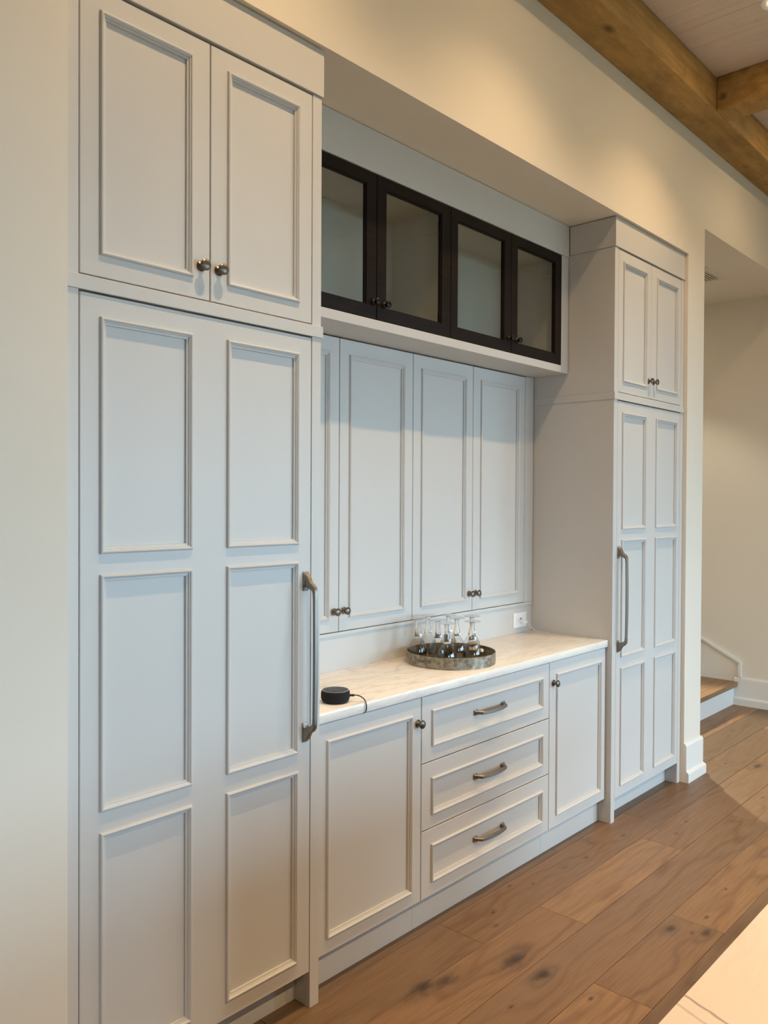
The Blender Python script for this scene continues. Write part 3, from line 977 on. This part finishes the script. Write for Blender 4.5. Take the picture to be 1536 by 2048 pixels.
# ------------------------------------------------------------------ smart speaker
SX, SY2, SR = 1.946, 1.990, 0.0492
sp = thing('smart_speaker', 'small round black fabric speaker on the marble counter', 'speaker', (SX, SY2, 0.914))
obj('body', lathe(bmesh.new(), [(0.0, 0.0), (0.036, 0.0), (0.042, 0.002), (0.0465, 0.0075), (SR, 0.016), (SR, 0.030), (0.0480, 0.0375), (0.0455, 0.0405), (0.0, 0.0405)], (SX, SY2, 0.9143), 'z', 40, cap=False), M_fabric, sp, smooth=True)
obj('light_ring', lathe(bmesh.new(), [(0.0430, 0.040), (0.0456, 0.0404), (0.0452, 0.0418), (0.0430, 0.0424)], (SX, SY2, 0.9143), 'z', 40, cap=False), M_ring, sp, smooth=True, label='thin grey ring round the top')
bm = lathe(bmesh.new(), [(0.0, 0.0422), (0.020, 0.0424), (0.040, 0.0426), (0.0432, 0.0420), (0.0432, 0.039)], (SX, SY2, 0.9143), 'z', 40, cap=False)
obj('top_plate', bm, M_black, sp, smooth=True)
for a in range(4):
    an = a * math.pi / 2 + 0.5
    obj('button', lathe(bmesh.new(), [(0.0, 0.0), (0.0042, 0.0), (0.0038, 0.0006), (0.0, 0.0006)], (SX + 0.027 * math.cos(an), SY2 + 0.027 * math.sin(an), 0.9143 + 0.0424), 'z', 12, cap=False), M_black, sp)
dirv = Vector((0.70, -0.71, 0)).normalized()
p0 = Vector((SX, SY2, 0.9365)) + dirv * (SR - 0.001)
p1 = p0 + dirv * 0.016
bm = tube(bmesh.new(), [p0, p0 + dirv * 0.002, p1 - dirv * 0.002, p1], 0.0042, 10)
plug_bm = bm
pts = smooth_path([p1, p1 + Vector((0.007, -0.006, -0.0005)), (2.004, 1.928, 0.9330), (2.008, 1.913, 0.924), (2.012, 1.9075, 0.908), (2.013, 1.9075, 0.893), (2.010, 1.9078, 0.8835), (2.003, 1.9095, 0.8805)], 7)
pc = obj('power_cord', tube(bmesh.new(), pts, 0.0019, 7), M_black, sp, smooth=True, label='thin black cord drooping over the counter edge')
obj('plug', plug_bm, M_black, pc, smooth=True)

# ------------------------------------------------------------------ tray with goblets
TX, TY, TR, TH = 2.780, 2.140, 0.190, 0.047
tr = thing('serving_tray', 'round galvanised metal tray holding upturned glasses on the counter', 'tray', (TX, TY, 0.914))
obj('tray_base', lathe(bmesh.new(), [(0.0, 0.0), (TR - 0.001, 0.0), (TR - 0.001, 0.0025), (0.0, 0.0025)], (TX, TY, 0.9143), 'z', 72, cap=False), M_tray, tr)
# rim wall with two oblong hand holes
bm = bmesh.new()
seg = 120
H_ANG = [math.radians(0), math.radians(181)]
hh, z0h, z1h = 0.20, 0.020, 0.034
zs = [0.002, z0h, z1h, TH]
def hole_at(k, lvl):
    a = 2 * math.pi * (k + 0.5) / seg
    return lvl == 1 and any(abs((a - h + math.pi) % (2 * math.pi) - math.pi) < hh for h in H_ANG)
vo, vi = {}, {}
for k in range(seg):
    a = 2 * math.pi * k / seg
    for j, z in enumerate(zs):
        vo[k, j] = bm.verts.new((TX + TR * math.cos(a), TY + TR * math.sin(a), 0.9143 + z))
        vi[k, j] = bm.verts.new((TX + (TR - 0.0022) * math.cos(a), TY + (TR - 0.0022) * math.sin(a), 0.9143 + z))
for k in range(seg):
    k2 = (k + 1) % seg
    for j in range(3):
        if hole_at(k, j):
            bm.faces.new([vo[k, 1], vo[k2, 1], vi[k2, 1], vi[k, 1]]); bm.faces.new([vo[k, 2], vi[k, 2], vi[k2, 2], vo[k2, 2]])
            if not hole_at((k - 1) % seg, j): bm.faces.new([vo[k, 1], vi[k, 1], vi[k, 2], vo[k, 2]])
            if not hole_at(k2, j): bm.faces.new([vo[k2, 1], vo[k2, 2], vi[k2, 2], vi[k2, 1]])
            continue
        bm.faces.new([vo[k, j], vo[k2, j], vo[k2, j + 1], vo[k, j + 1]])
        bm.faces.new([vi[k, j], vi[k, j + 1], vi[k2, j + 1], vi[k2, j]])
    bm.faces.new([vo[k, 3], vo[k2, 3], vi[k2, 3], vi[k, 3]]); bm.faces.new([vo[k, 0], vi[k, 0], vi[k2, 0], vo[k2, 0]])
obj('rim', bm, M_tray, tr, smooth=True)
# rolled lip and handle bails
lip = []
for k in range(73):
    a = 2 * math.pi * k / 72
    lip.append((TX + (TR - 0.001) * math.cos(a), TY + (TR - 0.001) * math.sin(a), 0.9143 + TH))
obj('lip', tube(bmesh.new(), lip, 0.0019, 6), M_tray, tr, smooth=True)

GZ = 0.9143 + 0.0027
goblets = [(2.691, 2.250), (2.801, 2.283), (2.722, 2.165), (2.876, 2.228), (2.672, 2.078), (2.827, 2.145), (2.916, 2.130), (2.791, 2.036)]
glabels = ['stemmed glass at the left end of the tray, upside down', 'stemmed glass at the back of the tray, second foot from the left',
           'stemmed glass between the left end glass and the foremost one', 'stemmed glass at the back of the tray by the door knobs, mostly hidden',
           'foremost stemmed glass, nearest the tray front', 'stemmed glass right of the middle, in front of the dark tray wall',
           'right back stemmed glass, hidden behind another at the tray right', 'right front stemmed glass before the tray hand hole']


def goblet(x, y, label):
    t = thing('stemmed_glass', label, 'glass', (x, y, GZ), 'upturned stemmed glasses on the tray')
    o = (x, y, GZ)
    # upside down: mouth at the bottom, foot on top. The three open skins meet edge to edge.
    bowl = [(0.0352, 0.0), (0.0362, 0.0), (0.0385, 0.010), (0.0402, 0.024), (0.0400, 0.038), (0.0380, 0.052), (0.0342, 0.066), (0.0290, 0.079), (0.0230, 0.089), (0.0185, 0.0950)]
    inner = [(0.0352, 0.0), (0.0374, 0.010), (0.0390, 0.024), (0.0388, 0.038), (0.0367, 0.052), (0.0327, 0.066), (0.0272, 0.078), (0.0205, 0.087), (0.0110, 0.0925), (0.0, 0.0940)]
    bm = lathe(bmesh.new(), list(reversed(inner)) + bowl[1:], o, 'z', 32, cap=False)
    obj('bowl', bm, M_goblet, t, smooth='keep')
    stem = [(0.0, 0.0962), (0.0120, 0.0958), (0.0176, 0.0968), (0.0160, 0.103), (0.0138, 0.112), (0.0120, 0.124), (0.0104, 0.138), (0.0094, 0.152), (0.0093, 0.163), (0.0104, 0.170), (0.0120, 0.1730), (0.0, 0.1732)]
    obj('stem', lathe(bmesh.new(), stem, o, 'z', 24, cap=False), M_stem, t, smooth=True)
    foot = [(0.0, 0.1740), (0.013, 0.1738), (0.024, 0.1752), (0.0345, 0.1772), (0.0362, 0.1785), (0.0345, 0.1798), (0.0, 0.1800)]
    obj('foot', lathe(bmesh.new(), foot, o, 'z', 32, cap=False), M_goblet, t, smooth=True)
    return t


g0 = goblet(*goblets[0], glabels[0])
for (x, y), lab in zip(goblets[1:], glabels[1:]):
    r = g0.copy(); COL.objects.link(r); r.location = (x, y, GZ); r['label'] = lab
    for ch in g0.children:
        c = ch.copy(); COL.objects.link(c); c.parent = r

# ------------------------------------------------------------------ kitchen island, seen only at the lower right corner
IX0, IX1, IY0, IY1 = 0.90, 3.50, -0.78, 0.450  # unseen ends set to block low window light from the cabinets
tag(recenter(obj('island_countertop', B(IX0, IX1, IY0, IY1, 0.8740, 0.9140, 0.003), M_island, smooth=True)),
    'pale quartz island top with thin brown veins in the lower right corner', 'countertop')
isl = thing('kitchen_island', 'unseen kitchen island body, made dark to cut bounced light, under the pale quartz top', 'island', ((IX0 + IX1) / 2, (IY0 + IY1) / 2, 0))
obj('body', B(IX0 + 0.04, IX1 - 0.04, IY0 + 0.30, IY1 - 0.06, 0.10, 0.8735), M_espresso, isl)  # unseen body, dark colour chosen to cut bounce onto the cabinets
obj('toe_kick', B(IX0 + 0.08, IX1 - 0.08, IY0 + 0.34, IY1 - 0.12, 0.0, 0.0995), M_espresso, isl)
for k in range(4):
    w = (IX1 - IX0 - 0.10) / 4; xa = IX0 + 0.05 + k * w
    bm = B(xa + 0.004, xa + w - 0.004, IY1 - 0.0595, IY1 - 0.040, 0.115, 0.868, 0.002)
    obj('end_panel', bm, M_espresso, isl)
